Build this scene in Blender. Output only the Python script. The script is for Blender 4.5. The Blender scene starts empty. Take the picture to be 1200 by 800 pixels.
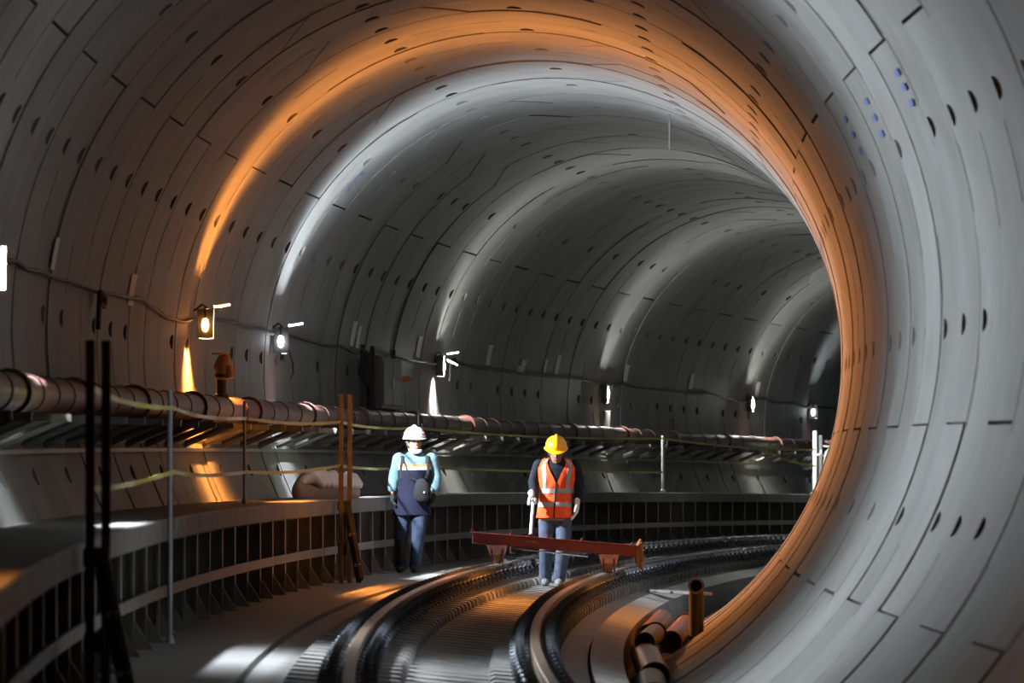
import bpy, bmesh, math, random
from mathutils import Vector, Matrix, Euler
random.seed(7)
C = bpy.context.scene.collection
PI = math.pi

# ------------------------------------------------------------------ tunnel alignment (a curve to the right)
RC = 405.510        # radius of the tunnel axis
OFF = 1.9432        # the camera stands this far left of the axis
HZ = 0.7165 + 1.05  # axis height at s = 0
G1, G2 = 0.009688, -0.62734
RING = 1.48404      # one lining ring
S0 = -0.6225        # joint of ring 0
TH0 = math.radians(2.2642)   # roll of the ring pattern
R = 3.0
def W(q, z, s):
    """q = left of the axis, z = above the axis, s = along the axis"""
    ph = s / RC
    return Vector((RC + OFF - (RC + q) * math.cos(ph), (RC + q) * math.sin(ph),
                   HZ + z + G1 * s + G2 * (s / 100) ** 2))
def slope(s): return G1 + 2 * G2 * s / 1e4
def put(o, q, z, s, rz=0.0, tilt=True):
    o.location = W(q, z, s)
    o.rotation_euler = (math.atan(slope(s)) if tilt else 0.0, 0.0, -s / RC + rz)
    return o

# ------------------------------------------------------------------ camera, world, exposure
scene = bpy.context.scene
cam = bpy.data.cameras.new('camera'); camo = bpy.data.objects.new('camera', cam); C.objects.link(camo)
camo.location = (0, 0, 1.05)
camo.rotation_euler = (PI / 2 + 0.019846, 0, -0.106978)
cam.sensor_width = 36.0
cam.lens = 7875.44 / 1200 * 36.0
cam.clip_start = 0.5; cam.clip_end = 400
cam.dof.use_dof = True; cam.dof.focus_distance = 71.0; cam.dof.aperture_fstop = 6.3
scene.camera = camo
wd = bpy.data.worlds.new('world'); scene.world = wd; wd.use_nodes = True
wd.node_tree.nodes['Background'].inputs[0].default_value = (0.5, 0.55, 0.6, 1)
wd.node_tree.nodes['Background'].inputs[1].default_value = 0.01
scene.view_settings.view_transform = 'Standard'
scene.view_settings.look = 'None'
scene.view_settings.gamma = 1.0
scene.view_settings.use_curve_mapping = False
scene.view_settings.exposure = -0.1

# ------------------------------------------------------------------ lamps on the left wall: (s, q, z, watts, kind)
WHITE = (0.86, 0.93, 1.0); NEUTRAL = (1.0, 1.0, 0.94); ORANGE = (1.0, 0.32, 0.055)
# kind: w cool white, n neutral white, o orange; last: open bulb / trough with closed foot / trough with open foot
LAMPS = [(25.0, 2.84, 0.30, 420, 'o', 'wings'), (41.4, 2.84, 0.27, 2400, 'w', 'deep'),
         (61.4, 2.82, 0.31, 3300, 'o', 'wings'), (69.6, 2.86, 0.31, 2500, 'w', 'foot'), (86.95, 2.88, 0.33, 720, 'n', 'trough'),
         (105.3, 2.88, 0.225, 680, 'n', 'plain'), (121.8, 2.88, 0.32, 750, 'n', 'plain'), (128.9, 2.86, 0.29, 500, 'w', 'foot')]

# ------------------------------------------------------------------ materials
def new_mat(name):
    m = bpy.data.materials.new(name); m.use_nodes = True
    nt = m.node_tree; b = nt.nodes['Principled BSDF']
    return m, nt, b
def mat(name, col, rough=0.6, metal=0.0, var=0.12, scale=8.0, bump=0.0, objvar=0.0, stains=None, spec=0.5):
    m, nt, b = new_mat(name)
    b.inputs['Roughness'].default_value = rough; b.inputs['Metallic'].default_value = metal
    b.inputs['Specular IOR Level'].default_value = spec
    geo = nt.nodes.new('ShaderNodeNewGeometry')
    n = nt.nodes.new('ShaderNodeTexNoise'); n.inputs['Scale'].default_value = scale; n.inputs['Detail'].default_value = 6
    nt.links.new(geo.outputs['Position'], n.inputs['Vector'])
    r = nt.nodes.new('ShaderNodeValToRGB')
    r.color_ramp.elements[0].position = 0.3; r.color_ramp.elements[1].position = 0.7
    r.color_ramp.elements[0].color = tuple(c * (1 - var) for c in col) + (1,)
    r.color_ramp.elements[1].color = tuple(min(1, c * (1 + var)) for c in col) + (1,)
    nt.links.new(n.outputs['Fac'], r.inputs['Fac'])
    out = r.outputs['Color']
    if stains:
        n2 = nt.nodes.new('ShaderNodeTexNoise'); n2.inputs['Scale'].default_value = stains[1]; n2.inputs['Detail'].default_value = 8
        n2.inputs['Roughness'].default_value = 0.7
        nt.links.new(geo.outputs['Position'], n2.inputs['Vector'])
        r2 = nt.nodes.new('ShaderNodeValToRGB'); r2.color_ramp.elements[0].position = 0.52; r2.color_ramp.elements[1].position = 0.72
        r2.color_ramp.elements[0].color = (0, 0, 0, 1); r2.color_ramp.elements[1].color = (1, 1, 1, 1)
        nt.links.new(n2.outputs['Fac'], r2.inputs['Fac'])
        mx = nt.nodes.new('ShaderNodeMix'); mx.data_type = 'RGBA'
        mm = nt.nodes.new('ShaderNodeMath'); mm.operation = 'MULTIPLY'; mm.inputs[1].default_value = stains[2]
        nt.links.new(r2.outputs['Color'], mm.inputs[0]); nt.links.new(mm.outputs[0], mx.inputs[0])
        nt.links.new(out, mx.inputs[6]); mx.inputs[7].default_value = tuple(stains[0]) + (1,)
        out = mx.outputs[2]
    if objvar:
        oi = nt.nodes.new('ShaderNodeObjectInfo')
        mr = nt.nodes.new('ShaderNodeMapRange'); mr.inputs[3].default_value = 1 - objvar; mr.inputs[4].default_value = 1 + objvar
        nt.links.new(oi.outputs['Random'], mr.inputs[0])
        mx = nt.nodes.new('ShaderNodeMix'); mx.data_type = 'RGBA'; mx.blend_type = 'MULTIPLY'; mx.inputs[0].default_value = 1
        nt.links.new(out, mx.inputs[6]); nt.links.new(mr.outputs[0], mx.inputs[7]); out = mx.outputs[2]
    nt.links.new(out, b.inputs['Base Color'])
    if bump:
        bp = nt.nodes.new('ShaderNodeBump'); bp.inputs['Strength'].default_value = bump; bp.inputs['Distance'].default_value = 0.01
        nt.links.new(n.outputs['Fac'], bp.inputs['Height']); nt.links.new(bp.outputs['Normal'], b.inputs['Normal'])
    return m
def emit(name, col, strength):
    m, nt, b = new_mat(name)
    b.inputs['Base Color'].default_value = (0.8, 0.8, 0.8, 1)
    b.inputs['Emission Color'].default_value = tuple(col) + (1,)
    b.inputs['Emission Strength'].default_value = strength
    return m
M = {}
M['lining'] = mat('lining_concrete', (0.165, 0.168, 0.165), 0.62, var=0.16, scale=1.3, objvar=0.12, stains=((0.10, 0.098, 0.092), 0.75, 0.7), spec=0.35)
M['pocket'] = mat('pocket_shade_concrete', (0.12, 0.115, 0.11), 0.8, var=0.15, scale=9)  # darkened so the shade in pockets and grooves is part of the colour
M['bed'] = mat('bed_concrete', (0.26, 0.26, 0.255), 0.6, var=0.14, scale=3.0, stains=((0.11, 0.10, 0.095), 1.3, 0.75), bump=0.15)
M['path'] = mat('path_concrete', (0.22, 0.22, 0.215), 0.55, var=0.10, scale=2.0, stains=((0.16, 0.155, 0.14), 0.9, 0.6), bump=0.1)
M['sleeper'] = mat('sleeper_concrete', (0.24, 0.24, 0.235), 0.65, var=0.14, scale=5.0, objvar=0.08, stains=((0.12, 0.10, 0.09), 2.2, 0.5))
M['slab'] = mat('walkway_concrete', (0.15, 0.15, 0.147), 0.6, var=0.14, scale=4.0, objvar=0.08, stains=((0.085, 0.08, 0.07), 1.5, 0.5))
M['rail'] = mat('rail_steel', (0.24, 0.19, 0.145), 0.45, 0.7, var=0.2, scale=6.0, stains=((0.2, 0.1, 0.05), 3.0, 0.6))
M['clip'] = mat('clip_steel', (0.10, 0.11, 0.13), 0.45, 0.5, var=0.2, scale=20)
M['steel'] = mat('galvanised_steel', (0.21, 0.205, 0.19), 0.5, 0.3, var=0.16, scale=7.0, objvar=0.1, stains=((0.16, 0.11, 0.08), 3.0, 0.5))
M['darksteel'] = mat('dark_steel', (0.055, 0.05, 0.045), 0.6, 0.3, var=0.2, scale=9.0)
M['pipe'] = mat('red_pipe_paint', (0.075, 0.023, 0.018), 0.5, var=0.18, scale=5.0, stains=((0.08, 0.05, 0.04), 2.0, 0.6))
M['band'] = mat('pipe_band', (0.09, 0.055, 0.045), 0.5, 0.3, var=0.15)
M['cable'] = mat('black_cable', (0.022, 0.022, 0.024), 0.55, var=0.2)
M['timber'] = mat('yellow_timber', (0.13, 0.115, 0.085), 0.6, var=0.2, scale=12, stains=((0.1, 0.06, 0.03), 6.0, 0.6))
M['brace'] = mat('dark_brace', (0.03, 0.024, 0.02), 0.6, var=0.25, scale=9)
M['pole'] = mat('grey_pole', (0.42, 0.43, 0.44), 0.4, 0.5, var=0.1)
M['whitepole'] = mat('white_paint', (0.75, 0.77, 0.8), 0.45, var=0.05)
M['tape'] = mat('yellow_tape', (0.36, 0.38, 0.02), 0.4, var=0.1, scale=5)
M['tape_dk'] = mat('black_tape', (0.03, 0.03, 0.03), 0.4)
M['white'] = mat('white_plastic', (0.78, 0.79, 0.80), 0.35, var=0.05)
M['sack'] = mat('sack_grey', (0.33, 0.27, 0.23), 0.7, var=0.15, scale=10)
M['paint'] = mat('white_marking', (0.62, 0.62, 0.60), 0.6, var=0.2, scale=15)
M['blue'] = mat('blue_marking', (0.06, 0.10, 0.26), 0.6, var=0.2, scale=15)
M['pvc'] = mat('brown_plastic', (0.15, 0.06, 0.036), 0.42, var=0.12, scale=6)
M['pvcgrey'] = mat('grey_plastic', (0.09, 0.095, 0.10), 0.45, var=0.1)
M['trolley'] = mat('oxide_red_paint', (0.13, 0.013, 0.016), 0.4, var=0.15, scale=9, stains=((0.09, 0.04, 0.035), 5.0, 0.4))
M['pinkish'] = mat('worn_bracket', (0.38, 0.22, 0.19), 0.6, var=0.2, scale=20)
M['rust'] = mat('rust', (0.26, 0.13, 0.04), 0.8, var=0.4, scale=25, bump=0.4)
M['chrome'] = mat('bare_rod', (0.55, 0.55, 0.56), 0.3, 0.8, var=0.05)
M['box'] = mat('cabinet_grey', (0.12, 0.12, 0.12), 0.5, var=0.12)
M['boxdoor'] = mat('cabinet_door', (0.17, 0.17, 0.17), 0.5, var=0.1)
def fab(n, c, **k): return mat(n, c, 0.85, var=k.get('var', 0.14), scale=k.get('scale', 18), bump=0.25, spec=0.25)
M['skin'] = mat('skin', (0.34, 0.17, 0.10), 0.5, var=0.05)
M['skindk'] = mat('skin_dark', (0.25, 0.12, 0.07), 0.5, var=0.05)
M['hair'] = mat('hair', (0.012, 0.01, 0.009), 0.6)
M['jeans'] = fab('denim', (0.026, 0.041, 0.075), var=0.3)
M['jeans2'] = fab('denim_faded', (0.07, 0.088, 0.135), var=0.3)
M['lblue'] = fab('light_blue_cotton', (0.115, 0.20, 0.235))
M['navy'] = fab('navy_cotton', (0.007, 0.008, 0.024))
M['dknavy'] = fab('dark_navy_cotton', (0.009, 0.012, 0.022))
M['orange'] = fab('orange_mesh', (0.85, 0.095, 0.02), var=0.1)
M['ostripe'] = fab('orange_stripe', (0.85, 0.2, 0.07), var=0.06)
M['silver'] = mat('silver_stripe', (0.30, 0.305, 0.305), 0.4, 0.1, var=0.06)
M['wstripe'] = mat('white_stripe', (0.75, 0.76, 0.78), 0.5, var=0.05)
M['boot'] = mat('black_rubber', (0.014, 0.014, 0.015), 0.45)
M['shoe'] = mat('grey_shoe', (0.16, 0.16, 0.16), 0.6, var=0.2)
M['gloveb'] = fab('black_glove', (0.018, 0.018, 0.02))
M['glovew'] = fab('white_glove', (0.66, 0.65, 0.62), var=0.08)
M['helmw'] = mat('white_helmet', (0.80, 0.81, 0.86), 0.3, var=0.03)
M['helmb'] = mat('helmet_band', (0.35, 0.42, 0.60), 0.35, var=0.05)
M['helmr'] = mat('helmet_red_mark', (0.6, 0.05, 0.06), 0.4)
M['helmy'] = mat('yellow_helmet', (0.88, 0.40, 0.012), 0.3, var=0.04)
M['mask'] = fab('mask_green', (0.55, 0.75, 0.72), var=0.05)
M['bag'] = fab('black_bag', (0.012, 0.012, 0.014))
M['eyew'] = mat('eye_white', (0.7, 0.68, 0.65), 0.3)
M['lip'] = mat('lip', (0.30, 0.12, 0.10), 0.5)

# ------------------------------------------------------------------ mesh helpers
class MB:
    def __init__(s): s.v = []; s.f = []; s.m = []; s.mi = 0
    def add(s, vs, fs, mi=None):
        o = len(s.v); s.v += [tuple(v) for v in vs]
        for f in fs: s.f.append(tuple(i + o for i in f)); s.m.append(s.mi if mi is None else mi)
    def box(s, c, size, rot=None, mi=None):
        hx, hy, hz = size[0] / 2, size[1] / 2, size[2] / 2
        vs = [Vector((x, y, z)) for x in (-hx, hx) for y in (-hy, hy) for z in (-hz, hz)]
        if rot is not None: vs = [rot @ v for v in vs]
        vs = [v + Vector(c) for v in vs]
        s.add(vs, [(0, 1, 3, 2), (4, 6, 7, 5), (0, 4, 5, 1), (2, 3, 7, 6), (0, 2, 6, 4), (1, 5, 7, 3)], mi)
    def cbox(s, c, size, b=0.01, rot=None, mi=None):
        """box with chamfered edges"""
        hx, hy, hz = size[0] / 2, size[1] / 2, size[2] / 2
        bm = bmesh.new(); bmesh.ops.create_cube(bm, size=1.0)
        for v in bm.verts: v.co = Vector((v.co.x * 2 * hx, v.co.y * 2 * hy, v.co.z * 2 * hz))
        bmesh.ops.bevel(bm, geom=bm.edges[:], offset=b, segments=1, affect='EDGES')
        bm.verts.ensure_lookup_table()
        vs = [(rot @ v.co if rot is not None else v.co.copy()) + Vector(c) for v in bm.verts]
        s.add(vs, [[v.index for v in f.verts] for f in bm.faces], mi); bm.free()
    def tube(s, pts, rad, n=10, cap=True, side=(1, 0, 0), dome=False, mi=None, closed=False):
        pts = [Vector(p) for p in pts]; N = len(pts)
        rad = list(rad) if isinstance(rad, list) else [rad] * N
        rad = [(r, r) if not isinstance(r, (list, tuple)) else r for r in rad]
        if dome:
            t0 = (pts[0] - pts[1]).normalized(); t1 = (pts[-1] - pts[-2]).normalized()
            a, b = rad[0], rad[-1]; ra, rb = min(a), min(b)
            pre = [(pts[0] + t0 * ra * k, (a[0] * w, a[1] * w)) for k, w in ((0.92, 0.30), (0.55, 0.78))]
            post = [(pts[-1] + t1 * rb * k, (b[0] * w, b[1] * w)) for k, w in ((0.55, 0.78), (0.92, 0.30))]
            pts = [p for p, _ in pre] + pts + [p for p, _ in post]; rad = [r for _, r in pre] + rad + [r for _, r in post]; N = len(pts)
        vs = []; side = Vector(side)
        for i, p in enumerate(pts):
            if closed: t = (pts[(i + 1) % N] - pts[i - 1]).normalized()
            else: t = (pts[min(i + 1, N - 1)] - pts[max(i - 1, 0)]).normalized()
            u = side - t * side.dot(t)
            if u.length < 1e-4: u = Vector((0, 1, 0)) - t * t.y
            u.normalize(); w = t.cross(u)
            for k in range(n):
                a = 2 * PI * k / n
                vs.append(p + u * rad[i][0] * math.cos(a) + w * rad[i][1] * math.sin(a))
        fs = []
        for i in range(N if closed else N - 1):
            j = (i + 1) % N
            for k in range(n):
                k2 = (k + 1) % n
                fs.append((i * n + k, i * n + k2, j * n + k2, j * n + k))
        if cap and not closed:
            fs.append(tuple(range(n - 1, -1, -1))); fs.append(tuple((N - 1) * n + k for k in range(n)))
        s.add(vs, fs, mi)
    def lathe(s, prof, n=16, c=(0, 0, 0), axis=None, mi=None):
        """prof: (radius, height) pairs turned round the z axis (or a given axis)"""
        rot = Vector((0, 0, 1)).rotation_difference(Vector(axis)).to_matrix() if axis is not None else Matrix.Identity(3)
        vs = [rot @ Vector((r * math.cos(2 * PI * k / n), r * math.sin(2 * PI * k / n), h)) + Vector(c) for r, h in prof for k in range(n)]
        fs = [(i * n + k, i * n + (k + 1) % n, (i + 1) * n + (k + 1) % n, (i + 1) * n + k) for i in range(len(prof) - 1) for k in range(n)]
        if prof[0][0] > 1e-5: fs.append(tuple(range(n - 1, -1, -1)))
        if prof[-1][0] > 1e-5: fs.append(tuple((len(prof) - 1) * n + k for k in range(n)))
        s.add(vs, fs, mi)
    def sweep(s, prof, sa, sb, step=1.5, mi=None):
        """closed (q, z) profile swept along the tunnel"""
        n = max(1, int(math.ceil((sb - sa) / step))); m = len(prof)
        vs = [W(q, z, sa + (sb - sa) * i / n) for i in range(n + 1) for q, z in prof]
        fs = [(i * m + k, i * m + (k + 1) % m, (i + 1) * m + (k + 1) % m, (i + 1) * m + k) for i in range(n) for k in range(m)]
        fs.append(tuple(range(m - 1, -1, -1))); fs.append(tuple(n * m + k for k in range(m)))
        s.add(vs, fs, mi)
    def mesh(s, name, mats, smooth=40, fix=True):
        me = bpy.data.meshes.new(name); me.from_pydata(s.v, [], s.f)
        mats = mats if isinstance(mats, (list, tuple)) else [mats]
        for m in mats: me.materials.append(m)
        if len(mats) > 1: me.polygons.foreach_set('material_index', s.m)
        if fix:
            bm = bmesh.new(); bm.from_mesh(me); bmesh.ops.recalc_face_normals(bm, faces=bm.faces[:]); bm.to_mesh(me); bm.free()
        if smooth:
            me.polygons.foreach_set('use_smooth', [True] * len(me.polygons))
            me.set_sharp_from_angle(angle=math.radians(smooth))
        me.update()
        return me
    def build(s, name, mats, parent=None, smooth=40):
        o = bpy.data.objects.new(name, s.mesh(name, mats, smooth)); C.objects.link(o)
        if parent: o.parent = parent
        return o
def link(name, me, parent=None):
    o = bpy.data.objects.new(name, me); C.objects.link(o)
    if parent: o.parent = parent
    return o
def thing(name, label, cat, group=None, kind=None):
    o = bpy.data.objects.new(name, None); C.objects.link(o); o.empty_display_size = 0.2
    return tag(o, label, cat, group, kind)
def tag(o, label=None, cat=None, group=None, kind=None):
    if label: o['label'] = label
    if cat: o['category'] = cat
    if group: o['group'] = group
    if kind: o['kind'] = kind
    return o
def bent(o_s, fn):
    """map tunnel coordinates to the local frame of an object standing on the axis at o_s"""
    return fn
def remesh(name, mb, material, parent, voxel=0.012, smooth=4, factor=0.5):
    me = mb.mesh(name + '_raw', material, 0, fix=True)
    o = bpy.data.objects.new(name, me); C.objects.link(o)
    r = o.modifiers.new('r', 'REMESH'); r.mode = 'VOXEL'; r.voxel_size = voxel
    sm = o.modifiers.new('s', 'SMOOTH'); sm.factor = factor; sm.iterations = smooth
    dg = bpy.context.evaluated_depsgraph_get()
    me2 = bpy.data.meshes.new_from_object(o.evaluated_get(dg)); me2.name = name
    o.modifiers.clear(); o.data = me2; bpy.data.meshes.remove(me)
    me2.polygons.foreach_set('use_smooth', [True] * len(me2.polygons))
    if not me2.materials: me2.materials.append(material)
    o.parent = parent
    return o

# ------------------------------------------------------------------ tunnel lining: precast segments, one object each
def segment_mesh(name, thA, thB, slantA, slantB, pockets, grooves):
    """thA..thB in pattern degrees; a panel of the ring with bolt pockets and caulking grooves, real depth"""
    GAP = 0.13
    a0, a1 = thA + GAP, thB - GAP
    cuts = {a0, a1}
    PW = 1.75
    for p in pockets: cuts |= {p - PW, p + PW}
    for g0, g1 in grooves: cuts |= {g0, g1}
    cs = sorted(cuts); grid = []
    for i in range(len(cs) - 1):
        n = max(1, int(round((cs[i + 1] - cs[i]) / 3.0)))
        grid += [cs[i] + (cs[i + 1] - cs[i]) * k / n for k in range(n)]
    grid.append(cs[-1])
    V = [0.004, 0.33, 0.635, 0.90, 0.935, 0.962, 0.996]
    def P(th, v, d=0.0):
        wA = max(0, 1 - abs(th - a0) / 9.0); wB = max(0, 1 - abs(th - a1) / 9.0)
        th = th + (v - 0.5) * (slantA * wA + slantB * wB)
        t = math.radians(th) + TH0; q = (R + d) * math.cos(t); z = (R + d) * math.sin(t)
        return (-q, (v - 0.5) * RING * (1 + q / RC), z)
    mb = MB()
    key = {}
    def kv(i, j):
        if (i, j) not in key: key[(i, j)] = len(mb.v); mb.v.append(P(grid[i], V[j]))
        return key[(i, j)]
    def face(f, mi=0): mb.f.append(tuple(f)); mb.m.append(mi)
    def quad(pts, mi=0):
        o = len(mb.v); mb.v += pts; face(range(o, o + len(pts)), mi)
    inG = lambda i: any(g0 - 1e-6 <= grid[i] and grid[i + 1] <= g1 + 1e-6 for g0, g1 in grooves)
    for i in range(len(grid) - 1):
        tc = (grid[i] + grid[i + 1]) / 2
        pk = [p for p in pockets if abs(p - tc) < PW]
        for j in range(len(V) - 1):
            if pk and j == 2:
                p = pk[0]; h = 1.25; va, vb = 0.68, 0.885
                arc = [(p - h * math.cos(a), vb - (vb - va) * math.sin(a)) for a in [PI * k / 10 for k in range(11)]]
                o = len(mb.v)
                mb.v += [P(t, v) for t, v in arc]            # rim
                A, B, Cc, D = kv(i, j), kv(i + 1, j), kv(i + 1, j + 1), kv(i, j + 1)
                for k in range(5): face((A, o + k + 1, o + k))
                face((A, B, o + 5))
                for k in range(5, 10): face((B, o + k + 1, o + k))
                face((D, A, o)); face((B, Cc, o + 10)); face((D, o, o + 10, Cc))
                # hollow: flat far face, floor rising to the near rim
                dp = []
                for t, v in arc:
                    f = (v - va) / (vb - va)
                    dp.append(P(t + (p - t) * 0.12, v, 0.035 + 0.10 * f))
                rim = [P(t, v) for t, v in arc]
                for k in range(10): quad([rim[k], rim[k + 1], dp[k + 1], dp[k]], 1)
                quad([rim[10], rim[0], dp[0], dp[10]], 1)
                quad(dp, 1)
            elif j == 4 and inG(i):
                dd = 0.035
                quad([P(grid[i], V[j], dd), P(grid[i + 1], V[j], dd), P(grid[i + 1], V[j + 1], dd), P(grid[i], V[j + 1], dd)], 1)
                for jj in (j, j + 1):
                    quad([P(grid[i], V[jj]), P(grid[i + 1], V[jj]), P(grid[i + 1], V[jj], dd), P(grid[i], V[jj], dd)], 1)
                for ii in (i, i + 1):
                    if not ((ii == i and i > 0 and inG(i - 1)) or (ii == i + 1 and i + 1 < len(grid) - 1 and inG(i + 1))):
                        quad([P(grid[ii], V[j]), P(grid[ii], V[j + 1]), P(grid[ii], V[j + 1], dd), P(grid[ii], V[j], dd)], 1)
            else:
                face((kv(i, j), kv(i + 1, j), kv(i + 1, j + 1), kv(i, j + 1)))
    T = 0.16
    n = len(grid)
    for i in range(n - 1):
        for jv in (V[0], V[-1]):
            quad([P(grid[i], jv), P(grid[i + 1], jv), P(grid[i + 1], jv, T), P(grid[i], jv, T)], 1)
    for t in (grid[0], grid[-1]):
        for j in range(len(V) - 1):
            quad([P(t, V[j]), P(t, V[j + 1]), P(t, V[j + 1], T), P(t, V[j], T)], 1)
    for i in range(0, n - 1, 2):
        i2 = min(i + 2, n - 1)
        quad([P(grid[i], V[0], T), P(grid[i2], V[0], T), P(grid[i2], V[-1], T), P(grid[i], V[-1], T)], 0)
    me = bpy.data.meshes.new(name); me.from_pydata(mb.v, [], mb.f)
    me.materials.append(M['lining']); me.materials.append(M['pocket'])
    me.polygons.foreach_set('material_index', mb.m)
    me.polygons.foreach_set('use_smooth', [True] * len(me.polygons))
    me.set_sharp_from_angle(angle=math.radians(25))
    return me

wall_left = thing('wall_left', 'curved left side of the concrete tunnel lining, made of precast panels', 'wall', kind='structure')
wall_right = thing('wall_right', 'curved right side of the concrete tunnel lining sweeping past in the foreground', 'wall', kind='structure')
ceiling = thing('ceiling', 'arched concrete crown of the tunnel lining with staggered key panels', 'ceiling', kind='structure')
floor = thing('floor', 'concrete trackbed and side path at the bottom of the tunnel', 'floor', kind='structure')
SEGS = []   # (parity, thA, thB, slantA, slantB, owner)
KS = 7.2
odd = [(-11.25, 56.25, 0, -KS, wall_left), (56.25, 78.75, -KS, KS, ceiling), (78.75, 146.25, KS, 0, ceiling),
       (146.25, 213.75, 0, 0, wall_right), (213.75, 281.25, 0, 0, floor), (281.25, 348.75, 0, 0, wall_left)]
even = [(-33.75, 33.75, 0, 0, wall_left), (33.75, 101.25, 0, -KS, ceiling), (101.25, 123.75, -KS, KS, ceiling),
        (123.75, 191.25, KS, 0, wall_right), (191.25, 258.75, 0, 0, wall_right), (258.75, 326.25, 0, 0, floor)]
SEGM = {}
for par, segs in ((1, odd), (0, even)):
    for k, (a, b, sa, sb, own) in enumerate(segs):
        pk = [p * 22.5 for p in range(-3, 17) if a + 2 < p * 22.5 < b - 2]
        rnd = random.Random(100 * par + k)
        if 213 < a < 300: pk = []
        for variant in range(3):
            gr = []
            pk2 = [p for p in pk if rnd.random() > 0.22]
            for p in pk:
                sgn = 1 if p > 90 else -1
                if rnd.random() < 0.30: sgn = -sgn
                if rnd.random() < 0.95:
                    g0, g1 = sorted((p + sgn * 3.2, p + sgn * (10.5 + 3 * rnd.random())))
                    if g0 > a + 1.2 and g1 < b - 1.2: gr.append((g0, g1))
            SEGM[(par, k, variant)] = segment_mesh('lining_segment', a, b, sa, sb, pk2, gr)
RING0, RING1 = 2, 101
for n in range(RING0, RING1):
    par = n % 2; segs = odd if par else even
    s = S0 + (n + 0.5) * RING
    rr = random.Random(n)
    for k, (a, b, sa, sb, own) in enumerate(segs):
        o = link('lining_segment', SEGM[(par, k, rr.randrange(3))], own)
        t = math.radians((a + b) / 2) + TH0
        d = rr.uniform(-0.005, 0.013)
        put(o, d * math.cos(t), d * math.sin(t), s)

# small flat marks painted on the panels
def wall_patch(mb, th0, th1, s0, s1, off=-0.009, n=4, m=2):
    vs = []
    for d in (off, off + 0.002):
        for i in range(n + 1):
            for j in range(m + 1):
                t = math.radians(th0 + (th1 - th0) * i / n) + TH0
                vs.append(W((R + d) * math.cos(t), (R + d) * math.sin(t), s0 + (s1 - s0) * j / m))
    K = (n + 1) * (m + 1)
    fs = []
    for i in range(n):
        for j in range(m):
            a = i * (m + 1) + j; f = (a, a + 1, a + m + 2, a + m + 1)
            fs += [f, tuple(K + x for x in f)]
    for i in range(n):
        for j in (0, m):
            a = i * (m + 1) + j; fs.append((a, a + m + 1, K + a + m + 1, K + a))
    for j in range(m):
        for i in (0, n):
            a = i * (m + 1) + j; fs.append((a, a + 1, K + a + 1, K + a))
    mb.add(vs, fs)
for s, a, b, w in [(48.3, 6.2, 10.7, .32), (55.6, 4.4, 9.4, .5), (77.9, 5.6, 11.2, .42), (78.5, 5.4, 10.4, .3), (85.0, 5.5, 10.7, .42), (92.6, 6.3, 11.7, .42),
                (96.3, 5.5, 7.2, .8), (96.5, 7.4, 9.2, .5), (98.9, 6.3, 10.0, .25), (100.2, 6.3, 12.0, .42), (107.9, 6.8, 12.0, .42), (115.3, 6.8, 12.0, .42), (122.8, 6.8, 12.0, .42)]:
    mb = MB(); wall_patch(mb, a, b, s - w / 2, s + w / 2); mb.build('paint_mark', M['paint'], wall_left, 0)
for s, ths, own in [(39.73, (150.2, 152.0, 154.0), wall_right), (70.9, (37.9, 40.0, 42.2), wall_left), (42.9, (150.4, 152.6, 154.8), wall_right), (45.7, (150.0, 152.2, 154.6), wall_right)]:
    for t in ths:
        mb = MB(); wall_patch(mb, t - .42, t + .42, s - .15, s + .15, n=2); mb.build('blue_mark', M['blue'], own, 0)

# ------------------------------------------------------------------ trackbed, side path, kerb
def bedz(q): return -2.278 + 0.105 * q
SA, SB = 4.0, 148.0
mb = MB()
mb.sweep([(1.165, bedz(1.165)), (-0.90, bedz(-0.90)), (-0.90, -2.86), (0.3, -2.97), (1.165, -2.76)], SA, SB)
mb.build('trackbed', M['bed'], floor, 30)
mb = MB(); mb.sweep([(2.10, -2.125), (1.195, -2.135), (1.195, -2.74), (1.6, -2.52), (2.05, -2.18)], SA, SB); mb.build('side_path', M['path'], floor, 30)
mb = MB(); mb.sweep([(-0.92, -2.335), (-1.16, -2.395), (-1.16, -2.75), (-0.92, -2.83)], SA, SB); mb.build('drain_kerb', M['bed'], floor, 30)

# ------------------------------------------------------------------ the track: sleepers, rails, clips
track = thing('railway_track', 'curved narrow gauge railway track on low concrete sleepers, with rusty brown rails', 'track')
QL, QR = 0.552, -0.538
ZL, ZR = -1.996, -2.090
CANT = math.atan2(ZL - ZR, QL - QR)
def slpz(q): return -2.156 + (ZL - ZR) / (QL - QR) * (q - QL)
mb = MB()   # two high blocks under the rails, a low waist between them
xs = [(-.82, -.06), (-.82, .045), (-.805, .06), (-.175, .06), (-.155, .045), (-.145, -.003), (.355, -.003), (.365, .045), (.385, .06), (.805, .06), (.82, .045), (.82, -.06)]
nx = len(xs); mb.add([(x, -.15, z) for x, z in xs] + [(x, .15, z) for x, z in xs], [(k, (k + 1) % nx, nx + (k + 1) % nx, nx + k) for k in range(nx)] + [(0, 11, 6, 5), (5, 4, 1, 0), (4, 3, 2, 1), (11, 10, 7, 6), (10, 9, 8, 7), (nx, nx + 5, nx + 6, nx + 11), (nx, nx + 1, nx + 4, nx + 5), (nx + 1, nx + 2, nx + 3, nx + 4), (nx + 6, nx + 7, nx + 10, nx + 11), (nx + 7, nx + 8, nx + 9, nx + 10)])
sl_me = mb.mesh('sleeper', M['sleeper'], 30)
SP = 0.70
slp = [28.0 + SP * k for k in range(150)]
for s in slp:
    o = link('sleeper', sl_me, track)
    put(o, 0.12, slpz(0.12) - 0.06, s); o.rotation_euler.y = CANT
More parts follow.
